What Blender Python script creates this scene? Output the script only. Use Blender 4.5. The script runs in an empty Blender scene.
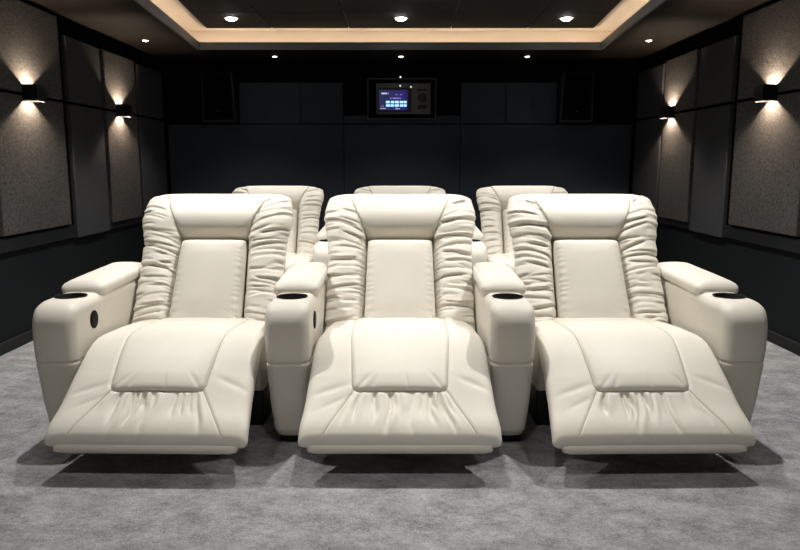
import bpy, bmesh, math, random
import numpy as np

S = bpy.context.scene
COL = S.collection
R = math.radians
S.view_settings.view_transform = 'Standard'
S.view_settings.look = 'None'
S.view_settings.gamma = 1.0
S.view_settings.use_curve_mapping = False
S.view_settings.exposure = 0.0

# ------------------------------------------------------------------ materials
def mat(name, color, rough=0.5, metal=0.0, spec=0.5, emit=None, estr=0.0):
    m = bpy.data.materials.new(name); m.use_nodes = True
    b = m.node_tree.nodes['Principled BSDF']
    b.inputs['Base Color'].default_value = (*color, 1)
    b.inputs['Roughness'].default_value = rough
    b.inputs['Metallic'].default_value = metal
    b.inputs['Specular IOR Level'].default_value = spec
    if emit:
        b.inputs['Emission Color'].default_value = (*emit, 1)
        b.inputs['Emission Strength'].default_value = estr
    return m

def nodes(m):
    return m.node_tree.nodes, m.node_tree.links, m.node_tree.nodes['Principled BSDF']

def noise(n, l, vec, scale, detail=4, rough=0.6):
    t = n.new('ShaderNodeTexNoise'); t.inputs['Scale'].default_value = scale
    t.inputs['Detail'].default_value = detail; t.inputs['Roughness'].default_value = rough
    l.new(vec, t.inputs['Vector']); return t.outputs['Fac']

def ramp(n, l, fac, stops):
    r = n.new('ShaderNodeValToRGB'); e = r.color_ramp.elements
    e[0].position, e[0].color = stops[0][0], (*stops[0][1], 1)
    e[1].position, e[1].color = stops[-1][0], (*stops[-1][1], 1)
    for p, c in stops[1:-1]:
        x = e.new(p); x.color = (*c, 1)
    l.new(fac, r.inputs['Fac']); return r.outputs['Color']

def bump(n, l, b, fac, strength, dist, prev=None):
    t = n.new('ShaderNodeBump'); t.inputs['Strength'].default_value = strength
    t.inputs['Distance'].default_value = dist
    l.new(fac, t.inputs['Height'])
    if prev: l.new(prev, t.inputs['Normal'])
    l.new(t.outputs['Normal'], b.inputs['Normal']); return t.outputs['Normal']

def leather(name, c, rough=0.52):
    m = mat(name, c, rough, spec=0.4); n, l, b = nodes(m)
    tc = n.new('ShaderNodeTexCoord').outputs['Object']
    v = n.new('ShaderNodeTexVoronoi'); v.inputs['Scale'].default_value = 420
    l.new(tc, v.inputs['Vector'])
    p = bump(n, l, b, v.outputs['Distance'], 0.10, 0.0006)
    f = noise(n, l, tc, 22, 3)
    p = bump(n, l, b, f, 0.12, 0.004, p)
    g = noise(n, l, tc, 5, 3)
    col = ramp(n, l, g, [(0.3, tuple(x*0.965 for x in c)), (0.7, tuple(min(1, x*1.02) for x in c))])
    l.new(col, b.inputs['Base Color'])
    return m

def fabric(name, ca, cb, scale=330, bstr=0.5):
    m = mat(name, ca, 0.95, spec=0.15); n, l, b = nodes(m)
    tc = n.new('ShaderNodeTexCoord').outputs['Object']
    f = noise(n, l, tc, scale, 3, 0.7)
    g = noise(n, l, tc, 55, 4, 0.7)
    mx = n.new('ShaderNodeMath'); mx.operation = 'MULTIPLY_ADD'
    l.new(f, mx.inputs[0]); mx.inputs[1].default_value = 0.6
    mm = n.new('ShaderNodeMath'); mm.operation = 'MULTIPLY'; l.new(g, mm.inputs[0]); mm.inputs[1].default_value = 0.4
    l.new(mm.outputs[0], mx.inputs[2])
    l.new(ramp(n, l, mx.outputs[0], [(0.36, ca), (0.64, cb)]), b.inputs['Base Color'])
    bump(n, l, b, mx.outputs[0], bstr, 0.004)
    return m

CREAM = (0.715, 0.68, 0.60)
M = {}
M['leather'] = leather('cream_leather', CREAM)
M['seam'] = mat('seam_thread', (0.40, 0.36, 0.28), 0.7)
M['stitch'] = mat('pale_stitch', (0.80, 0.76, 0.66), 0.6)
M['black'] = mat('black_plastic', (0.006, 0.006, 0.007), 0.4)
M['cup'] = mat('cup_black', (0.004, 0.004, 0.004), 0.6, spec=0.15)
M['metal'] = mat('black_metal', (0.004, 0.004, 0.004), 0.8, 0.0, 0.1)
M['chrome'] = mat('dark_chrome', (0.25, 0.24, 0.22), 0.35, 0.8)
M['panel_warm'] = fabric('speckled_fabric', (0.018, 0.0175, 0.0175), (0.118, 0.113, 0.110), 190, 0.9)
M['panel_dark'] = fabric('charcoal_fabric', (0.030, 0.032, 0.036), (0.062, 0.065, 0.071), 330, 0.4)
M['panel_back'] = fabric('midnight_fabric', (0.030, 0.037, 0.048), (0.048, 0.058, 0.074), 330, 0.3)
M['wall'] = mat('wall_paint', (0.011, 0.013, 0.016), 0.8, spec=0.2)
M['wall_low'] = mat('wall_lower', (0.007, 0.0095, 0.0115), 0.75, spec=0.2)
M['gap'] = mat('gap_black', (0.004, 0.004, 0.004), 0.9, spec=0.05)
M['rail'] = mat('rail_black', (0.010, 0.012, 0.014), 0.6, spec=0.3)
M['soffit'] = mat('soffit_paint', (0.012, 0.0095, 0.0072), 0.85, spec=0.2)
M['lip'] = mat('lip_paint', (0.13, 0.135, 0.15), 0.5, spec=0.4)
M['cove'] = mat('cove_paint', (0.74, 0.68, 0.60), 0.8, spec=0.2)
M['led'] = mat('led_warm', (1, 0.8, 0.6), 0.5, emit=(1.0, 0.75, 0.53), estr=18)
M['lamp'] = mat('lamp_white', (1, 1, 1), 0.4, emit=(1.0, 0.95, 0.88), estr=25)
M['lamp_small'] = mat('lamp_small_warm', (1, 1, 1), 0.4, emit=(1.0, 0.86, 0.68), estr=14)
M['lens'] = mat('sconce_lens', (1, 1, 1), 0.4, emit=(1.0, 0.80, 0.58), estr=9)
M['ring'] = mat('lamp_ring', (0.35, 0.33, 0.30), 0.4, 0.2)
M['speaker'] = mat('speaker_black', (0.006, 0.006, 0.007), 0.45)
M['grille'] = mat('speaker_grille', (0.004, 0.004, 0.0045), 0.9, spec=0.05)
M['dev'] = mat('device_housing', (0.085, 0.086, 0.09), 0.4)
M['frame'] = mat('niche_trim', (0.035, 0.037, 0.041), 0.5)
M['dot'] = mat('indicator', (1, 1, 1), 0.4, emit=(0.9, 0.95, 1), estr=1.6)
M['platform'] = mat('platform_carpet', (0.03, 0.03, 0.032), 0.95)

def tiles():
    m = mat('ceiling_tile', (0.022, 0.020, 0.019), 0.8, spec=0.3); n, l, b = nodes(m)
    tc = n.new('ShaderNodeTexCoord').outputs['Object']
    f = noise(n, l, tc, 180, 3)
    l.new(ramp(n, l, f, [(0.3, (0.020, 0.018, 0.017)), (0.7, (0.046, 0.042, 0.039))]), b.inputs['Base Color'])
    return m
M['tile'] = tiles()
M['tile_gap'] = mat('tile_gap', (0.006, 0.006, 0.006), 0.9)

def carpet():
    m = mat('grey_carpet', (0.25, 0.25, 0.25), 1.0, spec=0.05); n, l, b = nodes(m)
    tc = n.new('ShaderNodeTexCoord').outputs['Object']
    fine = noise(n, l, tc, 130, 4, 0.8)
    mid = noise(n, l, tc, 38, 4, 0.7)
    mp = n.new('ShaderNodeMapping'); mp.inputs['Scale'].default_value = (4.5, 6.0, 1)
    mp.inputs['Rotation'].default_value = (0, 0, 0.5)
    l.new(tc, mp.inputs['Vector'])
    big = noise(n, l, mp.outputs[0], 1.6, 5, 0.65)
    def mul(a, k):
        x = n.new('ShaderNodeMath'); x.operation = 'MULTIPLY'; l.new(a, x.inputs[0]); x.inputs[1].default_value = k; return x.outputs[0]
    def add(a, c):
        x = n.new('ShaderNodeMath'); l.new(a, x.inputs[0]); l.new(c, x.inputs[1]); return x.outputs[0]
    s = add(add(mul(fine, 0.42), mul(mid, 0.22)), mul(big, 0.36))
    l.new(ramp(n, l, s, [(0.36, (0.15, 0.153, 0.160)), (0.5, (0.41, 0.415, 0.43)), (0.64, (0.70, 0.705, 0.72))]), b.inputs['Base Color'])
    p = bump(n, l, b, fine, 0.9, 0.012)
    bump(n, l, b, mid, 0.5, 0.02, p)
    return m
M['carpet'] = carpet()

# ------------------------------------------------------------------ helpers
def link(o, parent=None):
    COL.objects.link(o)
    if parent is not None: o.parent = parent
    return o

def obj(name, me, m, parent=None):
    o = bpy.data.objects.new(name, me)
    if m is not None and not me.materials: me.materials.append(m)
    return link(o, parent)

def bobj(name, bm, m, parent=None, smooth=False):
    me = bpy.data.meshes.new(name)
    bmesh.ops.recalc_face_normals(bm, faces=bm.faces[:])
    bm.to_mesh(me); bm.free()
    if smooth:
        me.polygons.foreach_set('use_smooth', [True]*len(me.polygons))
    return obj(name, me, m, parent)

def thing(name, label, cat, loc=(0, 0, 0), group=None):
    o = bpy.data.objects.new(name, None); link(o); o.location = loc
    o.empty_display_size = 0.1
    tag(o, label, cat, group); return o

def tag(o, label, cat, group=None):
    o['label'] = label; o['category'] = cat
    if group: o['group'] = group
    return o

def struct(o):
    o['kind'] = 'structure'; return o

def add_box(bm, x0, x1, y0, y1, z0, z1, bev=0.0, seg=2):
    vs = [bm.verts.new((x, y, z)) for x in (x0, x1) for y in (y0, y1) for z in (z0, z1)]
    fs = []
    for q in ((0, 1, 3, 2), (4, 6, 7, 5), (0, 4, 5, 1), (2, 3, 7, 6), (0, 2, 6, 4), (1, 5, 7, 3)):
        fs.append(bm.faces.new([vs[i] for i in q]))
    if bev > 0:
        es = list({e for f in fs for e in f.edges})
        bmesh.ops.bevel(bm, geom=es, offset=bev, segments=seg, profile=0.5, affect='EDGES')

def box(name, m, x0, x1, y0, y1, z0, z1, parent=None, bev=0.0):
    bm = bmesh.new(); add_box(bm, x0, x1, y0, y1, z0, z1, bev)
    return bobj(name, bm, m, parent)

def add_lathe(bm, prof, loc=(0, 0, 0), axis='Z', n=40, sx=1.0, sy=1.0):
    rings = []
    for r, h in prof:
        ring = []
        for i in range(n):
            a = 2*math.pi*i/n
            p = (r*math.cos(a)*sx, r*math.sin(a)*sy, h)
            if axis == 'Y': p = (p[0], h, p[1])
            if axis == 'X': p = (h, p[0], p[1])
            ring.append(bm.verts.new((p[0]+loc[0], p[1]+loc[1], p[2]+loc[2])))
        rings.append(ring)
    for a, b in zip(rings[:-1], rings[1:]):
        for i in range(n):
            bm.faces.new((a[i], a[(i+1) % n], b[(i+1) % n], b[i]))
    if prof[0][0] > 1e-5: bm.faces.new(rings[0][::-1])
    if prof[-1][0] > 1e-5: bm.faces.new(rings[-1])

def add_tube(bm, pts, r, n=6):
    pts = [np.array(p, float) for p in pts]
    rings = []
    for i, p in enumerate(pts):
        d = pts[min(i+1, len(pts)-1)] - pts[max(i-1, 0)]
        d = d/np.linalg.norm(d)
        u = np.cross(d, (0.13, 0.31, 0.94)); u /= np.linalg.norm(u); w = np.cross(d, u)
        rings.append([bm.verts.new(p + r*(math.cos(2*math.pi*k/n)*u + math.sin(2*math.pi*k/n)*w)) for k in range(n)])
    for a, b in zip(rings[:-1], rings[1:]):
        for i in range(n):
            bm.faces.new((a[i], a[(i+1) % n], b[(i+1) % n], b[i]))
    bm.faces.new(rings[0][::-1]); bm.faces.new(rings[-1])

def grid_mesh(name, co, quads, m, parent):
    used = np.unique(quads)
    remap = np.full(len(co), -1); remap[used] = np.arange(len(used))
    me = bpy.data.meshes.new(name)
    me.from_pydata(co[used].tolist(), [], remap[quads].tolist())
    me.polygons.foreach_set('use_smooth', [True]*len(me.polygons))
    me.update()
    return obj(name, me, m, parent)

def smooth_path(pts, k=4):
    p = np.array(pts, float)
    for _ in range(k):
        q = np.empty((2*len(p)-2, 2))
        q[0::2] = 0.75*p[:-1] + 0.25*p[1:]; q[1::2] = 0.25*p[:-1] + 0.75*p[1:]
        p = np.vstack([p[:1], q, p[-1:]])
    d = np.concatenate([[0], np.cumsum(np.linalg.norm(np.diff(p, axis=0), axis=1))])
    return p, d

class Sweep:
    """Cushion swept along a path in the y-z plane: every station is a rounded section with a top (outer) arc and an under arc."""
    def __init__(s, path, w, ht, hb, step=0.006, mt=150, mb=40, r_end=(0.05, 0.05), rc=(0.05, 0.05),
                 pw=4.0, qt=2.5, qb=4.0, disp=None, v0=0.0, cx=None):
        p, d = path; L = d[-1]
        K = int(L/step)
        base = np.linspace(0, 1, K)
        ex = np.sin(np.linspace(0, math.pi/2, 14))[::1]
        a = r_end[0]*(1-np.cos(np.linspace(0, math.pi/2, 12)))/L; b = 1 - r_end[1]*(1-np.cos(np.linspace(0, math.pi/2, 12)))/L
        mid = base[(base > r_end[0]/L) & (base < 1-r_end[1]/L)]
        t = np.unique(np.concatenate([a, mid, b])); t[0] += 1e-4*0; dist = t*L
        Y = np.interp(dist, d, p[:, 0]); Z = np.interp(dist, d, p[:, 1])
        e = 0.012
        Y1 = np.interp(np.clip(dist+e, 0, L), d, p[:, 0]); Z1 = np.interp(np.clip(dist+e, 0, L), d, p[:, 1])
        Y0 = np.interp(np.clip(dist-e, 0, L), d, p[:, 0]); Z0 = np.interp(np.clip(dist-e, 0, L), d, p[:, 1])
        T = np.stack([Y1-Y0, Z1-Z0], 1); T /= np.linalg.norm(T, axis=1)[:, None]
        N = np.stack([-T[:, 1], T[:, 0]], 1)          # left of the travel direction
        s.v = dist + v0; s.K = len(dist); s.mt, s.mb = mt, mb
        M_ = mt+mb
        co = np.zeros((s.K, M_, 3)); s.S = np.zeros((s.K, mt)); s.NN = np.zeros((s.K, mt))
        for k in range(s.K):
            di = [dist[k], L-dist[k]]; W = w(s.v[k]); Ht = ht(s.v[k]); Hb = hb(s.v[k])
            for j in (0, 1):
                if di[j] < r_end[j]:
                    f = math.sqrt(max(0, 1-(1-di[j]/r_end[j])**2)); f = max(f, 0.02); Ht *= f; Hb *= f
                if di[j] < rc[j]:
                    W = W - rc[j] + math.sqrt(max(0, rc[j]**2-(rc[j]-di[j])**2))
            c = cx(s.v[k]) if cx else 0.0
            def arc(h, q, m, sign):
                ph = np.linspace(0, math.pi, 240)
                x = W*np.sign(np.cos(ph))*np.abs(np.cos(ph))**(2/pw); n_ = h*np.abs(np.sin(ph))**(2/q)
                dd = np.concatenate([[0], np.cumsum(np.hypot(np.diff(x), np.diff(n_)))])
                u = np.linspace(0, dd[-1], m)
                return np.interp(u, dd, x), np.interp(u, dd, n_)*sign
            x, n_ = arc(Ht, qt, mt, 1)
            tx, tn = np.gradient(x), np.gradient(n_); ln = np.hypot(tx, tn)+1e-9
            nx, nn = -tn/ln*-1, tx/ln*-1
            s.S[k] = x; s.NN[k] = nn
            fade = float(sstep(0, 0.055, di[0])*sstep(0, 0.055, di[1]))
            if disp is not None:
                D = disp(x, s.v[k], nn)*fade
                x = x + nx*D; n_ = n_ + nn*D
            xb, nb = arc(Hb, qb, mb+2, -1)
            xs = np.concatenate([x, xb[1:-1][::-1]]) + c; ns = np.concatenate([n_, nb[1:-1][::-1]])
            co[k, :, 0] = xs; co[k, :, 1] = Y[k] + N[k, 0]*ns; co[k, :, 2] = Z[k] + N[k, 1]*ns
        s.co = co; s.M = M_
    def faces(s):
        k = np.arange(s.K-1)[:, None]; j = np.arange(s.M)[None, :]
        j2 = (j+1) % s.M
        q = np.stack([k*s.M+j, (k+1)*s.M+j, (k+1)*s.M+j2, k*s.M+j2], -1)
        return q                                            # K-1, M, 4
    def ends(s):
        out = []
        for k, rev in ((0, False), (s.K-1, True)):
            r = [k*s.M+j for j in range(s.M)]
            out.append(r[::-1] if rev else r)
        return out
    def flat(s): return s.co.reshape(-1, 3)
    def mesh(s, name, m, parent):
        q = s.faces().reshape(-1, 4).tolist() + s.ends()
        me = bpy.data.meshes.new(name); me.from_pydata(s.flat().tolist(), [], q)
        me.polygons.foreach_set('use_smooth', [True]*len(me.polygons)); me.update()
        return obj(name, me, m, parent)
    def on(s, sx, v, lift=0.0):
        k = np.clip(np.searchsorted(s.v, v), 1, s.K-1); f = (v-s.v[k-1])/(s.v[k]-s.v[k-1]+1e-9)
        out = []
        for kk in (k-1, k):
            S_ = s.S[kk][::-1]; c = s.co[kk, :s.mt][::-1]
            out.append(np.array([np.interp(sx, S_, c[:, i]) for i in range(3)]))
        return out[0]*(1-f) + out[1]*f

def const(x): return lambda v: x
def lerp(v, pts):
    return np.interp(v, [p[0] for p in pts], [p[1] for p in pts])
def sstep(a, b, x):
    t = np.clip((x-a)/(b-a), 0, 1); return t*t*(3-2*t)

# ------------------------------------------------------------------ recliner
V_HEAD = 0.448            # top of the lumbar cushion along the back
V_TOP = 0.70
def lum_w(v): return lerp(v, [(-0.12, 0.178), (0, 0.178), (V_HEAD, 0.166)])
def head_w(v): return lerp(v, [(V_HEAD, 0.170), (V_HEAD+0.07, 0.190), (V_HEAD+0.15, 0.222), (V_TOP, 0.258)])

def back_region(s, v):
    a = abs(s)
    if v < V_HEAD: return 'well' if a < lum_w(v) else ('bolL' if s < 0 else 'bolR')
    return 'head' if a < head_w(v) else ('bolL' if s < 0 else 'bolR')

def make_folds(rng, side):
    F = []
    v = -0.02
    while v < 0.70:
        k = lerp(v, [(0, -0.10), (0.25, 0.06), (0.45, 0.28), (0.62, 0.75)]) + rng.uniform(-0.20, 0.26)
        F.append(dict(s=1 if rng.random() < 0.8 else -1, v=v, k=k, c=rng.uniform(-0.9, 0.9), w=rng.uniform(0.0045, 0.0070), d=rng.choice((0.005, 0.008, 0.010, 0.014, 0.018)),
                      lo=rng.uniform(-0.20, 0.40), hi=rng.uniform(0.5, 1.3)))
        v += rng.uniform(0.014, 0.042)
    # short gathers along the inner seam and the outer edge
    for q in np.arange(0.0, 0.44, 0.020):
        F.append(dict(s=1, v=q+rng.uniform(-.006, .006), k=rng.uniform(-.1, .35), c=0, w=rng.uniform(.0045, .0065), d=rng.uniform(.006, .010), lo=-0.2, hi=rng.uniform(.16, .30)))
    for q in np.arange(-0.02, 0.60, 0.026):
        F.append(dict(s=1, v=q+rng.uniform(-.008, .008), k=rng.uniform(-.2, .5), c=0, w=rng.uniform(.005, .008), d=rng.uniform(.004, .008), lo=rng.uniform(.68, .8), hi=1.5))
    return F

def back_disp(folds):
    def D(x, v, nn):
        a = np.abs(x); out = np.zeros_like(x)
        longi = 0.030*math.exp(-((v-0.55)/0.085)**2) - 0.016*sstep(0.60, 0.70, v)
        inner = lum_w(v) if v < V_HEAD else head_w(v)
        bol = a >= inner
        # bolster puff
        d = np.maximum(a-inner, 0)
        if v < V_HEAD:
            puff = 0.066*(1-np.exp(-d/0.018)) - 0.014
            well = a < inner
            out = np.where(well, -0.040, out)
        else:
            fade = sstep(V_HEAD, V_HEAD+0.10, v)
            base = 0.052 + 0*a
            g = (0.026*(1-fade) + 0.003)*np.exp(-(d/0.012)**1.0)
            puff = base - g
            # headrest roll
            dh = inner - a
            dv = v - V_HEAD
            roll = 0.056*(1-np.exp(-dv/0.030))
            side = (0.026*(1-fade) + 0.003)*np.exp(-np.maximum(dh, 0)/0.010)
            hd = roll*1.0 - side - 0.014*np.exp(-dv/0.010)
            mixw = sstep(0.0, 0.05, dv)
            out = np.where(~bol, hd*1.0 + longi*mixw, out)
        u = d/np.maximum(0.335-inner, 0.05)
        wr = np.zeros_like(x)
        for sgn in (-1, 1):
            sel = bol & (np.sign(x) == sgn)
            if not sel.any(): continue
            us, ds = u[sel], d[sel]; acc = np.zeros_like(us)
            for f in folds[sgn]:
                vc = f['v'] + f['k']*ds + f['c']*ds*(0.17-ds)*1.4
                q = (v-vc)/f['w']
                env = sstep(f['lo']-0.12, f['lo']+0.12, us)*(1-sstep(f['hi']-0.2, f['hi']+0.1, us))
                acc += (-f['d']*np.where(q*f['s'] > 0, np.exp(-np.abs(q)/0.6), np.exp(-np.abs(q)/1.9)) + 0.22*f['d']*np.exp(-((q*f['s']-2.0)/1.5)**2))*env
            wr[sel] = acc
        out = np.where(bol, puff + 0.75*longi + wr*0.9*sstep(0.25, 0.75, nn), out)
        return out*np.clip((nn-0.02)/0.5, 0.05, 1)
    return D

def add_backrest(root, base, top, seed, ws=1.0):
    """base/top: points of the visible leather line (y, z)."""
    base, top = np.array(base), np.array(top)
    U = (top-base)/np.linalg.norm(top-base); N = np.array([-U[1], U[0]])
    Lv = np.linalg.norm(top-base); scale = Lv/0.69
    off = 0.10
    p0 = base - off*N - 0.12*U; p1 = base - off*N + 0.715*U*scale
    path = smooth_path([p0, (p0+p1)/2 + 0.012*N*-1, p1])
    L = path[1][-1]
    rng = random.Random(seed)
    folds = {-1: make_folds(rng, -1), 1: make_folds(rng, 1)}
    W = lambda v: ws*lerp(v, [(-0.12, 0.322), (0.02, 0.325), (0.3, 0.325), (0.5, 0.327), (0.70, 0.340)])
    sw = Sweep(path, W, const(0.052), const(0.13), step=0.0042, mt=210, mb=30, r_end=(0.03, 0.075), rc=(0.02, 0.050),
               pw=5.0, qt=3.0, qb=4.0, disp=back_disp(folds), v0=-0.12)
    q = sw.faces(); reg = {'well': [], 'head': [], 'bolL': [], 'bolR': [], 'shell': []}
    for k in range(sw.K-1):
        vm = 0.5*(sw.v[k]+sw.v[k+1])
        for j in range(sw.M):
            if j < sw.mt-1:
                r = back_region(0.5*(sw.S[k, j]+sw.S[k, j+1]), vm)
            else: r = 'shell'
            reg[r].append(q[k, j])
    co = sw.flat()
    shell = np.array(reg['shell']+reg['well'])
    br = grid_mesh('backrest', co, shell, M['leather'], root)
    grid_mesh('headrest', co, np.array(reg['head']), M['leather'], br)
    grid_mesh('bolster', co, np.array(reg['bolL']), M['leather'], br)
    grid_mesh('bolster', co, np.array(reg['bolR']), M['leather'], br)
    # lumbar cushion
    lp0 = base - 0.075*N - 0.06*U; lp1 = base - 0.075*N + (V_HEAD-0.004)*U
    def ld(x, v, nn):
        pil = 0.012*np.clip(1-(x/0.17)**2, 0, 1)
        out = pil*sstep(-0.06, 0.12, v)*(1-sstep(0.34, 0.44, v)*0.7)
        # radiating creases at the lower corners and little gathers at the sides
        for sgn in (-1, 1):
            for ang, dd in ((0.5, 0.0035), (0.85, 0.003), (1.2, 0.003)):
                px_, pv = x-sgn*0.165, v-0.015
                al = -sgn*px_*math.cos(ang) + pv*math.sin(ang); ac = sgn*px_*math.sin(ang) + pv*math.cos(ang)
                out = out - dd*np.exp(-(ac/0.006)**2)*np.exp(-(al/0.05)**2)*(al > -0.01)
        ed = sstep(0.11, 0.165, np.abs(x))
        out = out + ed*0.0016*np.sin(v*210 + 2*np.sin(v*37))
        return out*np.clip(nn, 0, 1)
    lc = Sweep(smooth_path([lp0, lp1]), lambda v: lum_w(v)-0.004, const(0.082), const(0.03), step=0.006, mt=90, mb=12,
               r_end=(0.02, 0.045), rc=(0.01, 0.018), pw=7.0, qt=4.2, qb=3, disp=ld, v0=-0.06)
    lc.mesh('lumbar_cushion', M['leather'], br)
    # seam between headrest and bolsters
    for sgn in (-1, 1):
        pts = [sw.on(sgn*head_w(v), v) for v in np.linspace(V_HEAD+0.035, V_TOP-0.045, 24)]
        bm = bmesh.new(); add_tube(bm, pts, 0.0016); bobj('seam', bm, M['seam'], br, True)

PAD_W0, PAD_W1 = 0.212, 0.186
def add_seat(root, prof, foot, seed):
    rng = random.Random(seed)
    path = smooth_path(prof, 4); L = path[1][-1]
    v_pad = L - (0.226 if foot else 0.05)
    def padw(v): return lerp(v, [(0, PAD_W0), (v_pad-0.30, 0.205), (v_pad, PAD_W1)])
    vf = [(rng.uniform(-0.20, 0.20), rng.uniform(-0.20, 0.20), rng.uniform(0.006, 0.012), rng.uniform(0.005, 0.011), rng.uniform(0.07, 0.22)) for _ in range(17)]
    def lowx(v): return padw(v_pad) + (v-v_pad)*0.52
    def D(x, v, nn):
        a = np.abs(x); out = np.zeros_like(x)
        r = 0.03
        qx, qv = a-(padw(v)-r), (v-(v_pad-r)) + 0*a
        sd = np.minimum(np.maximum(qx, qv), 0) + np.hypot(np.maximum(qx, 0), np.maximum(qv, 0)) - r
        strong = sstep(v_pad-0.30, v_pad-0.05, v)
        pad = (0.004+0.009*strong)*(1-np.exp(-np.maximum(-sd, 0)/0.018)) + 0.008*np.clip(1-(a/0.2)**2, 0, 1)
        strong = sstep(v_pad-0.30, v_pad-0.05, v)
        groove = -(0.003+0.003*strong)*np.exp(-(sd/0.006)**2)
        out = np.where(sd < 0, pad, 0.0) + groove
        if foot:
            # puffy lower edge
            dv = L - v
            out = out + 0.008*math.exp(-((dv-0.075)/0.06)**2)
            if v > v_pad-0.01:
                d2 = a - lowx(v)
                out = out - 0.0035*np.exp(-(d2/0.005)**2)
                inside = 1-sstep(-0.03, 0.0, d2)
                t = v - v_pad
                for x0, sl, w_, dp, ln in vf:
                    xc = x0*(1+t*1.4) + sl*t*0.5 + 0.006*math.sin(t*30+x0*20)
                    q = (x-xc)/w_
                    env = sstep(0.0, 0.02, t)*(1-sstep(ln*0.55, ln*1.15, t))
                    out = out + inside*env*(-dp*np.exp(-np.abs(q)**1.5) + 0.5*dp*np.exp(-((q-1.9)/1.5)**2))
            # soft wrinkles in the pad's lower corners and on the side panels
            for x0, v0, an, w_, dp, ln in ((-0.15, v_pad-0.03, 0.9, 0.009, 0.004, 0.05), (-0.11, v_pad-0.02, 1.15, 0.008, 0.003, 0.045), (0.155, v_pad-0.03, 2.2, 0.009, 0.004, 0.05),
                                           (0.03, v_pad-0.02, 1.7, 0.007, 0.0025, 0.04), (-0.27, v_pad-0.01, 0.35, 0.014, 0.004, 0.07), (0.29, v_pad-0.04, 2.7, 0.014, 0.004, 0.07), (-0.25, v_pad+0.05, 0.5, 0.012, 0.003, 0.06)):
                dx, dv2 = x-x0, v-v0
                al = dx*math.cos(an) - dv2*math.sin(an); ac = dx*math.sin(an) + dv2*math.cos(an)
                out = out - dp*np.exp(-(ac/w_)**2)*np.exp(-(al/ln)**2)
        return out*np.clip(nn*1.3, 0, 1)
    if foot:
        W = lambda v: lerp(v, [(0, 0.325), (0.2, 0.335), (L-0.60, 0.348), (L-0.50, 0.358), (L-0.42, 0.362), (L-0.2, 0.372), (L, 0.386)])
    else:
        W = const(0.345)
    ht = lambda v: lerp(v, [(0, 0.05), (L-0.30, 0.055), (L, 0.042)])
    hb = lambda v: lerp(v, [(0, 0.08), (L-0.45, 0.06), (L-0.2, 0.04), (L, 0.035)])
    p, d = path
    # move the path below the visible surface
    T = np.gradient(p, axis=0); T /= np.linalg.norm(T, axis=1)[:, None] + 1e-9
    Nn = np.stack([-T[:, 1], T[:, 0]], 1)
    # travel is from back to front (y decreasing): outer side is to the right
    Nn = -Nn
    q = p - Nn*0.05
    q = q[::-1]                                   # build front to back so that the outer side is on the left
    dd = np.concatenate([[0], np.cumsum(np.linalg.norm(np.diff(q, axis=0), axis=1))])
    Lq = dd[-1]
    # in reversed travel v' = Lq - v
    f = L/Lq
    rev = lambda fn: (lambda vv: fn((Lq-vv)*f))
    sw = Sweep((q, dd), rev(W), rev(ht), rev(hb), step=0.0052, mt=230, mb=30, r_end=(0.035, 0.03), rc=(0.020, 0.02),
               pw=7.0, qt=3.6, qb=4.0, disp=(lambda x, vv, nn: D(x, (Lq-vv)*f, nn)))
    vv = (Lq-sw.v)*f
    fq = sw.faces(); reg = {'c': [], 'pad': [], 'low': []}
    for k in range(sw.K-1):
        vm = 0.5*(vv[k]+vv[k+1])
        for j in range(sw.M):
            r = 'c'
            if j < sw.mt-1:
                a = abs(0.5*(sw.S[k, j]+sw.S[k, j+1])); rr = 0.03
                qx, qv = a-(padw(vm)-rr), vm-(v_pad-rr)
                sd = min(max(qx, qv), 0)+math.hypot(max(qx, 0), max(qv, 0))-rr
                if sd < 0: r = 'pad'
                elif foot and vm > v_pad and a < lowx(vm): r = 'low'
            reg[r].append(fq[k, j])
    co = sw.flat()
    seat = grid_mesh('seat_cushion', co, np.array(reg['c']), M['leather'], root)
    grid_mesh('seat_pad', co, np.array(reg['pad']), M['leather'], seat)
    if foot:
        grid_mesh('footrest_panel', co, np.array(reg['low']), M['leather'], seat)
    on = lambda x, v: sw.on(x, Lq - v/f)
    lines = []
    pl = []
    for v in np.linspace(0.16, v_pad-0.03, 40): pl.append((padw(v), v))
    for a in np.linspace(0, math.pi/2, 8)[1:]: pl.append((padw(v_pad)-0.03+0.03*math.cos(a), v_pad-0.03+0.03*math.sin(a)))
    lines.append([on(x, v) for x, v in pl] + [on(x, v_pad) for x in np.linspace(PAD_W1-0.04, -PAD_W1+0.04, 30)] + [on(-x, v) for x, v in pl[::-1]])
    if foot:
        for sgn in (-1, 1):
            lines.append([on(sgn*lowx(v), v) for v in np.linspace(v_pad-0.008, L-0.03, 30)])
    for ln in lines:
        bm = bmesh.new(); add_tube(bm, ln, 0.0017); bobj('seam', bm, M['seam'], seat, True)

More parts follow.
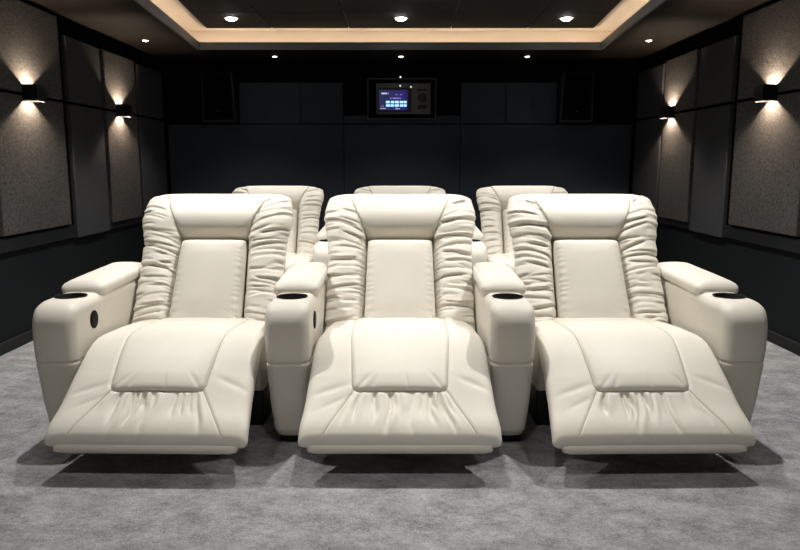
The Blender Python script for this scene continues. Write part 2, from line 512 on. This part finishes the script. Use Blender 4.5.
ARM_HW = 0.088
FY = -0.225               # front of the arms, from the row's origin
def make_arm_mesh():
    """Arm body: a stack of rounded sections, hole bored for the cup."""
    rows = []
    H_, RX, RY = 0.618, 0.042, 0.105
    zs = list(np.linspace(0.045, 0.08, 6)) + list(np.linspace(0.09, H_-0.11, 30)) + list(np.linspace(0.359, 0.385, 14)) + [H_-0.11*(1-math.sin(a)) for a in np.linspace(0, math.pi/2, 22)[1:]]
    zs = sorted(set(zs))
    for z in zs:
        hw = lerp(z, [(0, 0.068), (0.06, 0.073), (0.20, 0.082), (0.36, 0.090), (0.45, 0.093), (0.6, 0.093)])
        yf = FY + lerp(z, [(0, 0.065), (0.06, 0.050), (0.2, 0.022), (0.36, 0.004), (0.45, 0.0), (0.6, 0.003)])
        d = H_-z
        if z < 0.07: hw -= 0.008*(1-(z-0.045)/0.025); yf += 0.008*(1-(z-0.045)/0.025)
        if d < RX: hw = hw - RX + math.sqrt(max(0, RX*RX-(RX-d)**2))
        if d < RY: yf = yf + RY - math.sqrt(max(0, RY*RY-(RY-d)**2))
        # crease of the horizontal seam
        g = 0.0055*math.exp(-((z-0.372)/0.005)**2); hw -= g; yf += g
        rows.append((z, hw, yf, 0.60))
    z, hw, yf, yb = rows[-1]
    for f in (0.8, 0.5, 0.2, 0.02):
        rows.append((z+0.0005*(1-f), hw*f, yf+(1-f)*0.10, yb-(1-f)*0.10))
    n = 28; co = []
    for z, hw, yf, yb in rows:
        r = min(0.036, hw*0.6)
        ring = []
        for cx, cy, a0 in ((hw-r, yf+r, -90), (hw-r, yb-r, 0), (-hw+r, yb-r, 90), (-hw+r, yf+r, 180)):
            for i in range(9):
                a = R(a0+90*i/8); ring.append((cx+r*math.cos(a), cy+r*math.sin(a)))
        # subdivide the straight front so that it can bow out a little
        out = []
        for i, pnt in enumerate(ring):
            out.append(pnt); nx_ = ring[(i+1) % len(ring)]
            if (i % 9) == 8:
                for f in (0.25, 0.5, 0.75): out.append((pnt[0]*(1-f)+nx_[0]*f, pnt[1]*(1-f)+nx_[1]*f))
        bow = []
        for x, y in out:
            k = max(0, 1-(x/max(hw, 1e-4))**2)
            if y < yf+0.05: y -= 0.014*k
            bow.append((x, y, z))
        co.append(bow)
    bm = bmesh.new()
    R_ = [[bm.verts.new(p) for p in ring] for ring in co]
    m_ = len(R_[0])
    for a, b in zip(R_[:-1], R_[1:]):
        for i in range(m_): bm.faces.new((a[i], a[(i+1) % m_], b[(i+1) % m_], b[i]))
    bm.faces.new(R_[0][::-1]); bm.faces.new(R_[-1])
    bmesh.ops.recalc_face_normals(bm, faces=bm.faces[:])
    me = bpy.data.meshes.new('armrest'); bm.to_mesh(me); bm.free()
    o = bpy.data.objects.new('tmp_arm', me); COL.objects.link(o)
    bm = bmesh.new(); add_lathe(bm, [(0.063, 0.52), (0.063, 0.72)], (0, CUP_Y, 0), n=48)
    bmesh.ops.recalc_face_normals(bm, faces=bm.faces[:])
    cm = bpy.data.meshes.new('tmp_cut'); bm.to_mesh(cm); bm.free()
    c = bpy.data.objects.new('tmp_cut', cm); COL.objects.link(c)
    md = o.modifiers.new('b', 'BOOLEAN'); md.operation = 'DIFFERENCE'; md.object = c; md.solver = 'EXACT'
    dg = bpy.context.evaluated_depsgraph_get()
    out = bpy.data.meshes.new_from_object(o.evaluated_get(dg)); out.name = 'armrest'
    bpy.data.objects.remove(o); bpy.data.objects.remove(c)
    out.materials.clear(); out.materials.append(M['leather'])
    sm = []
    for p in out.polygons:
        sm.append(not (len(p.vertices) > 4 and abs(p.normal.z) > 0.9))
    out.polygons.foreach_set('use_smooth', sm)
    try: out.set_sharp_from_angle(angle=R(40))
    except Exception: pass
    return out
CUP_Y = -0.045
ARM_MESH = make_arm_mesh()
PAD_MESH = None
def add_arm(root, x, button=None):
    global PAD_MESH
    a = obj('armrest', ARM_MESH, M['leather'], root); a.location = (x, 0, 0)
    if PAD_MESH is None:
        path = smooth_path([(0.048, 0.624), (0.25, 0.634), (0.60, 0.645)])
        def pd(s, v, nn):
            return -0.003*np.exp(-((np.abs(s)-0.082)/0.004)**2)*np.clip(nn, 0, 1) + 0.010*np.clip(1-(s/0.11)**2, 0, 1)
        sw = Sweep(path, const(0.100), const(0.032), const(0.034), step=0.01, mt=60, mb=24, r_end=(0.045, 0.03), rc=(0.035, 0.02), pw=4.5, qt=2.6, qb=3.2, disp=pd)
        # forward travel is to +y: outer side is to the left of travel = up
        o = sw.mesh('arm_pad', M['leather'], a); PAD_MESH = o.data
    else:
        o = obj('arm_pad', PAD_MESH, M['leather'], a)
    bm = bmesh.new()
    add_lathe(bm, [(0.0, 0.535), (0.058, 0.535), (0.0615, 0.545), (0.0625, 0.6185), (0.067, 0.6195), (0.067, 0.621), (0.063, 0.6215), (0.0595, 0.618), (0.0585, 0.545), (0.0, 0.54)], (0, CUP_Y, 0), n=48)
    c = bobj('cup_holder', bm, M['cup'], a, True); c['label'] = 'round black cup holder'
    # pale stitch line running round the front and the inner piping on both sides
    z = 0.372; pts = []
    hw, yf, r = 0.0850, FY+0.0065, 0.036
    P = [(-hw, 0.40), (-hw, 0.2), (-hw, yf+r)]
    for i in range(1, 9):
        t_ = R(180+90*i/8); P.append((-hw+r+r*math.cos(t_), yf+r+r*math.sin(t_)))
    for f in (0.25, 0.5, 0.75): P.append((-hw+r+(2*hw-2*r)*f, yf))
    for i in range(0, 9):
        t_ = R(270+90*i/8); P.append((hw-r+r*math.cos(t_), yf+r+r*math.sin(t_)))
    P += [(hw, 0.2), (hw, 0.40)]
    for px_, py in P:
        k = max(0, 1-(px_/hw)**2)
        if py < yf+0.05: py -= 0.014*k
        pts.append((px_, py, z))
    bm = bmesh.new(); add_tube(bm, pts, 0.0028); s = bobj('stitching', bm, M['stitch'], a, True)
    s['label'] = 'pale stitched seam round the arm front'
    if button:
        bm = bmesh.new()
        add_lathe(bm, [(0.0, 0.0), (0.030, 0.0), (0.030, 0.004), (0.026, 0.006), (0.0, 0.0065)], (0, 0, 0), axis='X', n=36, sx=1.2, sy=1.30)
        if button < 0: bmesh.ops.scale(bm, vec=(-1, 1, 1), verts=bm.verts[:])
        b = bobj('control_button', bm, M['cup'], a, True); b.location = (button*0.0925, -0.045, 0.517)
        b['label'] = 'oval black recline button'
    bm = bmesh.new(); add_box(bm, -0.055, 0.055, FY+0.10, 0.55, 0.0, 0.05, 0.004, 1); f = bobj('plinth', bm, M['black'], a)
    f['label'] = 'black plinth under the arm'
    return a

def make_recliner(label, group, loc, arms, reclined, seed, turn=0.0):
    root = thing('recliner', label, 'recliner', loc, group)
    t = R(turn); root.rotation_euler = (0, 0, t)             # turned about the foot of its back
    root.location = (loc[0] + 0.35*math.sin(t), loc[1] + 0.35*(1-math.cos(t)), loc[2])
    if reclined:
        add_backrest(root, (0.26, 0.445), (0.625, 1.050), seed)
        add_seat(root, [(0.40, 0.43), (0.26, 0.446), (0.12, 0.458), (0.0, 0.462), (-0.10, 0.462), (-0.19, 0.420), (-0.30, 0.343), (-0.535, 0.172)], True, seed+50)
        bm = bmesh.new()
        # leather-covered board under the footrest, following its slope
        pa = smooth_path([(-0.514, 0.112), (-0.20, 0.342)])
        Sweep(pa, const(0.350), const(0.022), const(0.020), step=0.03, mt=40, mb=20, r_end=(0.014, 0.014), rc=(0.014, 0.014), pw=9, qt=7, qb=7).mesh('footrest_board', M['leather'], root)
        bm.free()
        for sx in (-0.24, 0.24):
            bm = bmesh.new()
            add_tube(bm, [(sx, -0.22, 0.22), (sx, 0.05, 0.13)], 0.012, 8)
            add_tube(bm, [(sx+0.02, -0.16, 0.28), (sx+0.02, -0.02, 0.15), (sx+0.02, 0.07, 0.10)], 0.012, 8)
            bobj('footrest_linkage', bm, M['metal'], root, True)
    else:
        add_backrest(root, (0.34, 0.46), (0.755, 0.975), seed, 0.90)
        add_seat(root, [(0.42, 0.47), (0.26, 0.488), (0.0, 0.505), (-0.13, 0.505), (-0.205, 0.495), (-0.225, 0.43), (-0.225, 0.33), (-0.22, 0.20)], False, seed+50)
    box('seat_frame', M['leather'], -0.335, 0.335, 0.03, 0.52, 0.17, 0.40, root, 0.015)
    b = box('base', M['black'], -0.325, 0.325, 0.06, 0.55, 0.0, 0.17, root, 0.006)
    b['label'] = 'black underframe'
    for x, bt in arms: add_arm(root, x, bt)
    return root

PITCH = 0.94; HP = PITCH/2
G1, G2 = 'cream recliners in the front row', 'cream recliners in the back row'
D1 = 3.0
make_recliner('cream leather recliner at left of the front row, footrest out, button on its arm', G1, (-PITCH, D1, 0), [(-HP, 1)], True, 11, -1.2)
make_recliner('cream leather recliner in the middle of the front row, between two cup holder arms', G1, (0, D1, 0), [(-0.463, 1), (0.463, None)], True, 23)
make_recliner('cream leather recliner at right of the front row, footrest out', G1, (PITCH, D1, 0), [(HP, None)], True, 37, 1.2)
D2, RISE = 4.67, 0.06
make_recliner('cream recliner in the back row, behind the left front recliner', G2, (-PITCH, D2, RISE), [(-HP, None)], False, 41)
make_recliner('cream recliner in the back row, mostly hidden behind the middle front recliner', G2, (0, D2, RISE), [(-HP, None), (HP, None)], False, 53)
make_recliner('cream recliner in the back row, behind the right front recliner', G2, (PITCH, D2, RISE), [(HP, None)], False, 67)

# ------------------------------------------------------------------ room shell
W_, YB, YF, ZC = 2.50, 7.64, -2.2, 2.255
struct(box('floor', M['carpet'], -W_-0.1, W_+0.1, YF-0.1, YB+0.1, -0.1, 0))
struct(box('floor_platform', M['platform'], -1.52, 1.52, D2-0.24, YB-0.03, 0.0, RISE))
struct(box('wall_left', M['wall_low'], -W_-0.1, -W_, YF, YB, 0, 2.6))
struct(box('wall_right', M['wall_low'], W_, W_+0.1, YF, YB, 0, 2.6))
struct(box('wall_back', M['gap'], -W_-0.1, W_+0.1, YB, YB+0.1, 0, 2.6))
struct(box('wall_front', M['wall'], -W_-0.1, W_+0.1, YF-0.1, YF, 0, 2.6))
for sd, x0, x1 in (('left', -W_, -W_+0.018), ('right', W_-0.018, W_)):
    bm = bmesh.new(); add_box(bm, x0, x1, YF, YB, 0, 0.075, 0.004, 1); struct(bobj('baseboard_'+sd, bm, M['rail']))
# dark backing behind the acoustic panels and the rail under them
for i, sg in enumerate((-1, 1)):
    a, b = sorted((sg*W_, sg*(W_-0.012)))
    struct(box('trim_%d' % (1+2*i), M['gap'], a, b, 0.0, YB, 0.70, ZC))
    a, b = sorted((sg*W_, sg*(W_-0.030)))
    struct(box('trim_%d' % (2+2*i), M['rail'], a, b, 0.0, YB, 0.632, 0.722, None, 0.004))

def cove_x(y, extra=0.0): return 1.908 - (6.9-y)*0.078 + extra
Y1, Y0 = 6.9, -1.0
def quadring(bm, inner, outer, z0, z1):
    """Flat frame between two four-cornered outlines, with thickness."""
    vi = [[bm.verts.new((x, y, z)) for x, y in inner] for z in (z0, z1)]
    vo = [[bm.verts.new((x, y, z)) for x, y in outer] for z in (z0, z1)]
    for i in range(4):
        j = (i+1) % 4
        bm.faces.new((vi[0][i], vi[0][j], vo[0][j], vo[0][i]))
        bm.faces.new((vi[1][i], vo[1][i], vo[1][j], vi[1][j]))
        bm.faces.new((vi[0][i], vi[1][i], vi[1][j], vi[0][j]))
        bm.faces.new((vo[0][i], vo[0][j], vo[1][j], vo[1][i]))
def outline(e, ye=None):
    ye = e if ye is None else ye
    return [(-cove_x(Y1, e), Y1+ye), (cove_x(Y1, e), Y1+ye), (cove_x(Y0, e), Y0-ye), (-cove_x(Y0, e), Y0-ye)]
OUT = [(-W_-0.1, YB+0.05), (W_+0.1, YB+0.05), (W_+0.1, YF-0.05), (-W_-0.1, YF-0.05)]
bm = bmesh.new(); quadring(bm, outline(0.0), OUT, ZC, ZC+0.02); struct(bobj('ceiling_soffit', bm, M['soffit']))
bm = bmesh.new(); quadring(bm, outline(-0.006), outline(0.016), ZC-0.002, 2.322); struct(bobj('trim_5', bm, M['lip']))
bm = bmesh.new(); quadring(bm, outline(0.15), outline(0.17), ZC+0.02, 2.48); struct(bobj('trim_6', bm, M['cove']))
bm = bmesh.new(); o4 = outline(0.16)
vs = [[bm.verts.new((x, y, z)) for x, y in o4] for z in (2.452, 2.482)]
bm.faces.new(vs[0]); bm.faces.new(vs[1][::-1])
for i in range(4): bm.faces.new((vs[0][i], vs[0][(i+1) % 4], vs[1][(i+1) % 4], vs[1][i]))
struct(bobj('ceiling', bm, M['cove']))
struct(box('ceiling_slab', M['gap'], -W_-0.1, W_+0.1, YF-0.1, YB+0.1, 2.6, 2.7))
# tiled field of the raised ceiling: tiles with dark gaps, cut to the tray
ZT = 2.43
bm = bmesh.new()
xs = [-9, -1.19, -0.475, 0.475, 1.19, 9]
ys = [Y0+0.10, 0.2, 1.4, 2.6, 3.8, 5.0, 6.10, Y1-0.10]
g = 0.010
for i in range(len(xs)-1):
    for j in range(len(ys)-1):
        ya, yb = ys[j]+g/2, ys[j+1]-g/2
        def lim(x, y): return max(-cove_x(y, -0.10), min(cove_x(y, -0.10), x))
        p = [(lim(xs[i]+g/2, ya), ya), (lim(xs[i+1]-g/2, ya), ya), (lim(xs[i+1]-g/2, yb), yb), (lim(xs[i]+g/2, yb), yb)]
        if abs(p[1][0]-p[0][0]) < 0.02: continue
        lo = [bm.verts.new((x, y, ZT)) for x, y in p]; hi = [bm.verts.new((x, y, ZT+0.020)) for x, y in p]
        bm.faces.new(lo); bm.faces.new(hi[::-1])
        for k in range(4): bm.faces.new((lo[k], lo[(k+1) % 4], hi[(k+1) % 4], hi[k]))
struct(bobj('ceiling_tiles', bm, M['tile']))
# LED strip behind the lip
bm = bmesh.new(); quadring(bm, outline(0.030), outline(0.042), ZC+0.021, ZC+0.031)
tag(bobj('led_strip', bm, M['led']), 'warm LED strip glowing inside the ceiling cove', 'light strip')

# ------------------------------------------------------------------ acoustic panels on the side walls
def panel(name, label, m, x0, x1, y0, y1, z0, z1, group, bev=0.008):
    bm = bmesh.new(); add_box(bm, x0, x1, y0, y1, z0, z1, bev, 2)
    return tag(bobj(name, bm, m), label, 'wall panel', group)
SPL = 1.632; YS = 0.985
cols = [('panel_warm', 4.385, 5.305, 0.735, 2.225, 0.050, 'wide speckled grey', 'nearest the camera'),
        ('panel_dark', 5.42, 6.02, 0.622, 2.115, 0.045, 'plain charcoal', 'between the two lamp-lit panels'),
        ('panel_warm', 6.075, 6.775, 0.685, 2.120, 0.050, 'narrow speckled grey', 'under or over the far sconce'),
        ('panel_dark', 6.86, 7.58, 0.70, 2.110, 0.040, 'dark charcoal', 'in the back corner')]
for sg, side in ((-1, 'left'), (1, 'right')):
    for m, ya_, yb_, zb, zt, th, look, where in cols:
        for up in (0, 1):
            y0, y1 = ya_, yb_
            za, zz = (SPL+0.010, zt) if up else (zb, SPL-0.010)
            x0, x1 = sorted((sg*(W_-0.003), sg*(W_-th))); y0, y1 = y0*YS, min(y1*YS, 7.58)
            wh = where
            if 'under or over' in wh: wh = 'above the far sconce' if up else 'below the far sconce'
            lab = '%s %s acoustic panel on the %s wall, %s' % ('upper' if up else 'lower', look, side, wh)
            panel('acoustic_panel', lab, M[m], x0, x1, y0, y1, za, zz, 'acoustic panels on the side walls')
    # the next bay towards the camera, just cut by the frame
    for up in (0, 1):
        za, zz = (SPL+0.010, 2.225) if up else (0.735, SPL-0.010)
        x0, x1 = sorted((sg*(W_-0.003), sg*(W_-0.040)))
        panel('acoustic_panel', '%s dark acoustic panel at the %s picture edge' % ('upper' if up else 'lower', side), M['panel_dark'], x0, x1, 3.3, 4.26, za, zz, 'acoustic panels on the side walls')

# panels on the back wall
YP = YB-0.035
for lab, x0, x1, z0, z1 in (('lower dark blue panel on the back wall, left third', -2.47, -0.605, 0.10, 1.597),
                            ('lower dark blue panel on the back wall, centre under the screen', -0.599, 0.641, 0.10, 1.597),
                            ('lower dark blue panel on the back wall, right third', 0.647, 2.47, 0.10, 1.597),
                            ('upper dark blue panel on the back wall, right of the left speaker', -1.70, -1.060, 1.608, 2.03),
                            ('upper dark blue panel on the back wall, left of the screen niche', -1.054, -0.605, 1.608, 2.03),
                            ('upper dark blue panel on the back wall, right of the screen niche', 0.647, 1.120, 1.608, 2.03),
                            ('upper dark blue panel on the back wall, left of the right speaker', 1.126, 1.66, 1.608, 2.03),
                            ('low dark blue strip panel on the back wall, directly under the screen niche', -0.599, 0.641, 1.608, 1.690)):
    panel('wall_panel', lab, M['panel_back'], x0, x1, YP, YB, z0, z1, 'dark panels on the back wall', 0.004)

# ------------------------------------------------------------------ speakers
def speaker(xc, sg, side):
    t = thing('wall_speaker', 'black wall speaker at the %s end of the back wall' % side, 'speaker', (xc, YB, 1.607), 'speakers on the back wall')
    bm = bmesh.new()
    zt = 0.52
    vs = []
    for z, w, dp in ((0.0, 0.165, 0.14), (0.02, 0.175, 0.165), (zt-0.02, 0.165, 0.20), (zt, 0.155, 0.19)):
        vs.append([bm.verts.new(p) for p in ((-w, 0, z), (w, 0, z), (w, -dp, z), (-w, -dp, z))])
    for a, b in zip(vs[:-1], vs[1:]):
        for i in range(4): bm.faces.new((a[i], a[(i+1) % 4], b[(i+1) % 4], b[i]))
    bm.faces.new(vs[0][::-1]); bm.faces.new(vs[-1])
    bmesh.ops.bevel(bm, geom=bm.edges[:], offset=0.004, segments=1, affect='EDGES')
    bobj('cabinet', bm, M['speaker'], t)
    bm = bmesh.new()
    a = [bm.verts.new(p) for p in ((-0.15, -0.166, 0.03), (0.15, -0.166, 0.03), (0.142, -0.202, zt-0.03), (-0.142, -0.202, zt-0.03))]
    b = [bm.verts.new(p) for p in ((-0.15, -0.174, 0.03), (0.15, -0.174, 0.03), (0.142, -0.210, zt-0.03), (-0.142, -0.210, zt-0.03))]
    bm.faces.new(a); bm.faces.new(b[::-1])
    for i in range(4): bm.faces.new((a[i], a[(i+1) % 4], b[(i+1) % 4], b[i]))
    bobj('grille', bm, M['grille'], t)
    bm = bmesh.new(); add_lathe(bm, [(0.0, -0.185), (0.006, -0.185), (0.006, -0.181), (0, -0.181)], (0.0+sg*0.0, 0, 0.115), axis='Y', n=12, sx=1.3, sy=0.8)
    bobj('badge', bm, M['chrome'], t)
speaker(-1.89, -1, 'left'); speaker(1.84, 1, 'right')

# ------------------------------------------------------------------ screen niche and control unit
bm = bmesh.new()
fx0, fx1, fz0, fz1, th = -0.345, 0.382, 1.650, 2.072, 0.012
add_box(bm, fx0, fx1, YB-0.075, YB-0.036, fz0, fz0+th); add_box(bm, fx0, fx1, YB-0.075, YB-0.036, fz1-th, fz1)
add_box(bm, fx0, fx0+th, YB-0.075, YB-0.036, fz0+th, fz1-th); add_box(bm, fx1-th, fx1, YB-0.075, YB-0.036, fz0+th, fz1-th)
tag(bobj('niche_frame', bm, M['frame']), 'thin dark frame round the control unit on the back wall', 'frame')
bm = bmesh.new(); add_box(bm, fx0+th, fx1-th, YB-0.05, YB-0.002, fz0+th, fz1-th)
struct(bobj('trim_7', bm, M['gap']))
cu = thing('control_unit', 'small media control unit with glowing blue screen on the back wall', 'media player', (0.036, YB-0.05, 1.70))
# local frame: x across, y towards the wall, z up; size .57 x .31
box('housing', M['dev'], -0.285, 0.285, -0.055, 0.0, 0.0, 0.315, cu, 0.006)
scr_m = mat('screen_blue', (0.01, 0.01, 0.03), 0.3, emit=(0.045, 0.055, 0.23), estr=0.6)
n, l, b = nodes(scr_m)
tc = n.new('ShaderNodeTexCoord').outputs['Object']
sep = n.new('ShaderNodeSeparateXYZ'); l.new(tc, sep.inputs[0])
mr = n.new('ShaderNodeMapRange'); l.new(sep.outputs['X'], mr.inputs['Value'])
mr.inputs['From Min'].default_value = -0.13; mr.inputs['From Max'].default_value = 0.13
l.new(ramp(n, l, mr.outputs[0], [(0.0, (0.035, 0.045, 0.13)), (0.5, (0.03, 0.03, 0.16)), (0.85, (0.03, 0.022, 0.24)), (1.0, (0.02, 0.015, 0.10))]), b.inputs['Emission Color'])
bz = box('screen_bezel', M['black'], -0.270, 0.085, -0.060, -0.054, 0.022, 0.270, cu)
sc = box('screen', scr_m, -0.125, 0.125, -0.004, 0.0, 0.0, 0.205, cu); sc.location = (-0.106, -0.060, 0.040); sc.scale = (1.2, 1, 1)
sc['label'] = 'glowing blue menu screen'
def ui(name, c, e, rects, lab):
    m = mat('ui_'+name, (0.02, 0.02, 0.02), 0.4, emit=c, estr=e); bm = bmesh.new()
    for x, z, w, h in rects: add_box(bm, x-w/2, x+w/2, -0.0055, -0.0035, z-h/2, z+h/2)
    o = bobj(name, bm, m, sc); o['label'] = lab
rng = random.Random(5)
ui('menu_title', (0.75, 0.72, 1.0), 1.0, [(-0.097, 0.170, 0.010, 0.015), (-0.084, 0.170, 0.010, 0.015), (-0.072, 0.170, 0.010, 0.015), (-0.060, 0.169, 0.008, 0.013), (-0.045, 0.170, 0.005, 0.013)], 'pale title text')
T3 = [(-0.022, 0.120, 0.012, 0.012), (-0.002, 0.122, 0.007, 0.016), (0.010, 0.120, 0.010, 0.013), (0.022, 0.120, 0.008, 0.013), (0.034, 0.120, 0.010, 0.013), (0.046, 0.121, 0.007, 0.014), (0.06, 0.120, 0.012, 0.012),
                                          (0.026, 0.157, 0.018, 0.006), (0.066, 0.157, 0.018, 0.006), (-0.095, 0.042, 0.020, 0.007)]
for a_, b_ in ((0, 7), (7, 8), (8, 9), (9, 10)): ui('menu_text', (0.42, 0.34, 0.95), 0.8, T3[a_:b_], 'violet menu text')
tl = []
for r_, z in enumerate((0.082, 0.047)):
    for i, (x, w) in enumerate(((-0.048, 0.034), (-0.008, 0.028), (0.030, 0.036), (0.070, 0.030), (0.103, 0.026))):
        tl.append((x+rng.uniform(-.002, .002), z, w, 0.024))
ui('menu_tiles', (0.36, 0.66, 1.0), 1.5, tl, 'two rows of pale blue tiles')
FT = [(-0.105, 0.017, 0.014, 0.009), (-0.088, 0.017, 0.012, 0.009), (-0.072, 0.017, 0.012, 0.009), (0.030, 0.015, 0.022, 0.012), (0.052, 0.014, 0.014, 0.008)]
for a_, b_ in ((0, 3), (3, 5)): ui('menu_footer', (0.65, 0.68, 0.85), 0.7, FT[a_:b_], 'white footer text')
bm = bmesh.new(); add_lathe(bm, [(0.0, -0.085), (0.040, -0.085), (0.045, -0.080), (0.045, -0.055), (0.0, -0.055)], (0.195, 0, 0.168), axis='Y', n=32)
bobj('knob', bm, M['black'], cu)
box('button', M['black'], 0.145, 0.245, -0.061, -0.054, 0.235, 0.258, cu, 0.002)
box('button', M['black'], 0.150, 0.242, -0.063, -0.054, 0.050, 0.092, cu, 0.002)
for x, z in ((-0.035, 0.288), (0.078, 0.277)):
    bm = bmesh.new(); add_lathe(bm, [(0.0, -0.064), (0.0065, -0.064), (0.0065, -0.054), (0.0, -0.054)], (x, 0, z), axis='Y', n=12)
    bobj('indicator_light', bm, M['dot'], cu)
s_ = bmesh.new(); add_lathe(s_, [(0.0, -0.02), (0.008, -0.02), (0.008, 0.0), (0.0, 0.0)], (0, 0, 0), axis='Y', n=12)
so = bobj('sensor_light', s_, M['dot']); so.location = (0.005, YB-0.002, 2.088)
tag(so, 'tiny white sensor light on the back wall above the control unit', 'sensor')

# ------------------------------------------------------------------ sconces
def light(name, kind, loc, energy, color, radius=0.03, parent=None):
    d = bpy.data.lights.new(name, kind); d.energy = energy; d.color = color
    d.shadow_soft_size = radius
    o = bpy.data.objects.new(name, d); link(o, parent); o.location = loc
    return o
def sconce(sg, y, label):
    xw = sg*(W_-0.050)                         # face of the panel
    t = thing('wall_sconce', label, 'wall lamp', (xw, y, 1.640), 'up and down sconces on the side walls')
    bm = bmesh.new(); hw, hh, dp, tk = 0.060, 0.052, 0.095, 0.006
    f = lambda a, b: sorted((-sg*a, -sg*b))
    x0, x1 = f(0, dp)
    xa, xb = f(dp-tk, dp)
    add_box(bm, xa, xb, -hw, hw, -hh, hh)                       # front plate
    for s in (-1, 1):
        ya, yb = sorted((s*hw, s*(hw-tk))); xc, xd = f(0, dp-tk)
        add_box(bm, xc, xd, ya, yb, -hh, hh)                    # cheeks
    xc, xd = f(0, 0.004)
    add_box(bm, xc, xd, -hw+tk, hw-tk, -hh, hh)                 # back plate
    bobj('housing', bm, M['black'], t)
    xc, xd = f(0.004, dp-tk)
    for s, nm in ((1, 'up'), (-1, 'down')):
        za, zb = sorted((s*0.004, s*0.012))
        box('lens', M['lens'], xc, xd, -hw+tk, hw-tk, za, zb, t)
        light('sconce_light', 'POINT', (-sg*0.060, 0, s*0.017), 19, (1.0, 0.77, 0.56), 0.006, t)
sconce(-1, 4.73, 'black up-and-down wall sconce on the left wall, nearer the camera')
sconce(-1, 6.25, 'small black up-and-down wall sconce on the left wall, farther back')
sconce(1, 4.73, 'black up-and-down wall sconce on the right wall, nearer the camera')
sconce(1, 6.46, 'small black up-and-down wall sconce on the right wall, farther back')

# ------------------------------------------------------------------ downlights
def downlight(x, y, z, r, label, m, group, energy, color, ang=104, blend=0.5, rad=0.03):
    t = thing('downlight', label, 'ceiling light', (x, y, z), group)
    bm = bmesh.new(); add_lathe(bm, [(r, 0.004), (r*1.28, 0.0), (r*1.28, -0.004), (r*1.02, -0.006), (r, 0.0)], n=32)
    bobj('trim_ring', bm, M['ring'], t, True)
    bm = bmesh.new(); add_lathe(bm, [(0.0, -0.5*r), (r*0.45, -0.45*r), (r*0.8, -0.28*r), (r, 0.0), (r, 0.003), (0.0, 0.003)], n=32)
    bobj('lens', m, m, t) if False else bobj('lens', bm, m, t)
    if energy:
        o = light('downlight_beam', 'SPOT', (0, 0, -0.04), energy, color, rad, t)
        o.data.spot_size = R(ang); o.data.spot_blend = blend
    return t
WH = (1.0, 0.972, 0.93)
GB = 'large downlights in the raised ceiling'
names = {-1: 'left', 0: 'middle', 1: 'right'}
for i, x in ((-1, -1.46), (0, 0.008), (1, 1.44)):
    downlight(x, 6.33, ZT, 0.052, 'bright round downlight in the raised ceiling, %s of the row of three' % names[i], M['lamp'], GB, 40, WH)
for y, e, row in ((4.75, 72, 'above the back row of recliners'), (3.3, 110, 'above the front row of recliners'), (1.2, 33, 'above the camera')):
    for i, x in ((-1, -1.42), (0, 0.0), (1, 1.42)):
        x = max(-cove_x(y)+0.25, min(cove_x(y)-0.25, x))
        downlight(x, y, ZT, 0.052, 'round downlight out of view %s, %s one' % (row, names[i]), M['lamp'], GB, e*(0.85 if i == 0 else 1.05), WH)
GS = 'small downlights in the ceiling border'
for x, y, lab in ((-2.235, 6.39, 'small downlight in the ceiling border by the left wall'), (-1.262, 7.31, 'small downlight over the back wall, left of the screen'),
                  (0.01, 7.31, 'small downlight over the back wall, straight above the screen'), (1.282, 7.31, 'small downlight over the back wall, right of the screen'),
                  (2.185, 6.39, 'small downlight in the ceiling border by the right wall')):
    downlight(x, y, ZC, 0.026, lab, M['lamp_small'], GS, 1.2, (1.0, 0.86, 0.68), 80, 0.6, 0.02)

# ------------------------------------------------------------------ world and camera
w = bpy.data.worlds.new('world'); S.world = w; w.use_nodes = True
w.node_tree.nodes['Background'].inputs['Color'].default_value = (0.5, 0.55, 0.6, 1)
w.node_tree.nodes['Background'].inputs['Strength'].default_value = 0.0

cd = bpy.data.cameras.new('camera'); cam = bpy.data.objects.new('camera', cd); link(cam)
cam.location = (0, 0, 1.18); cam.rotation_euler = (R(90-9), 0, 0)
cd.sensor_width = 36; cd.lens = 36*700/800
cd.clip_start = 0.05
S.camera = cam
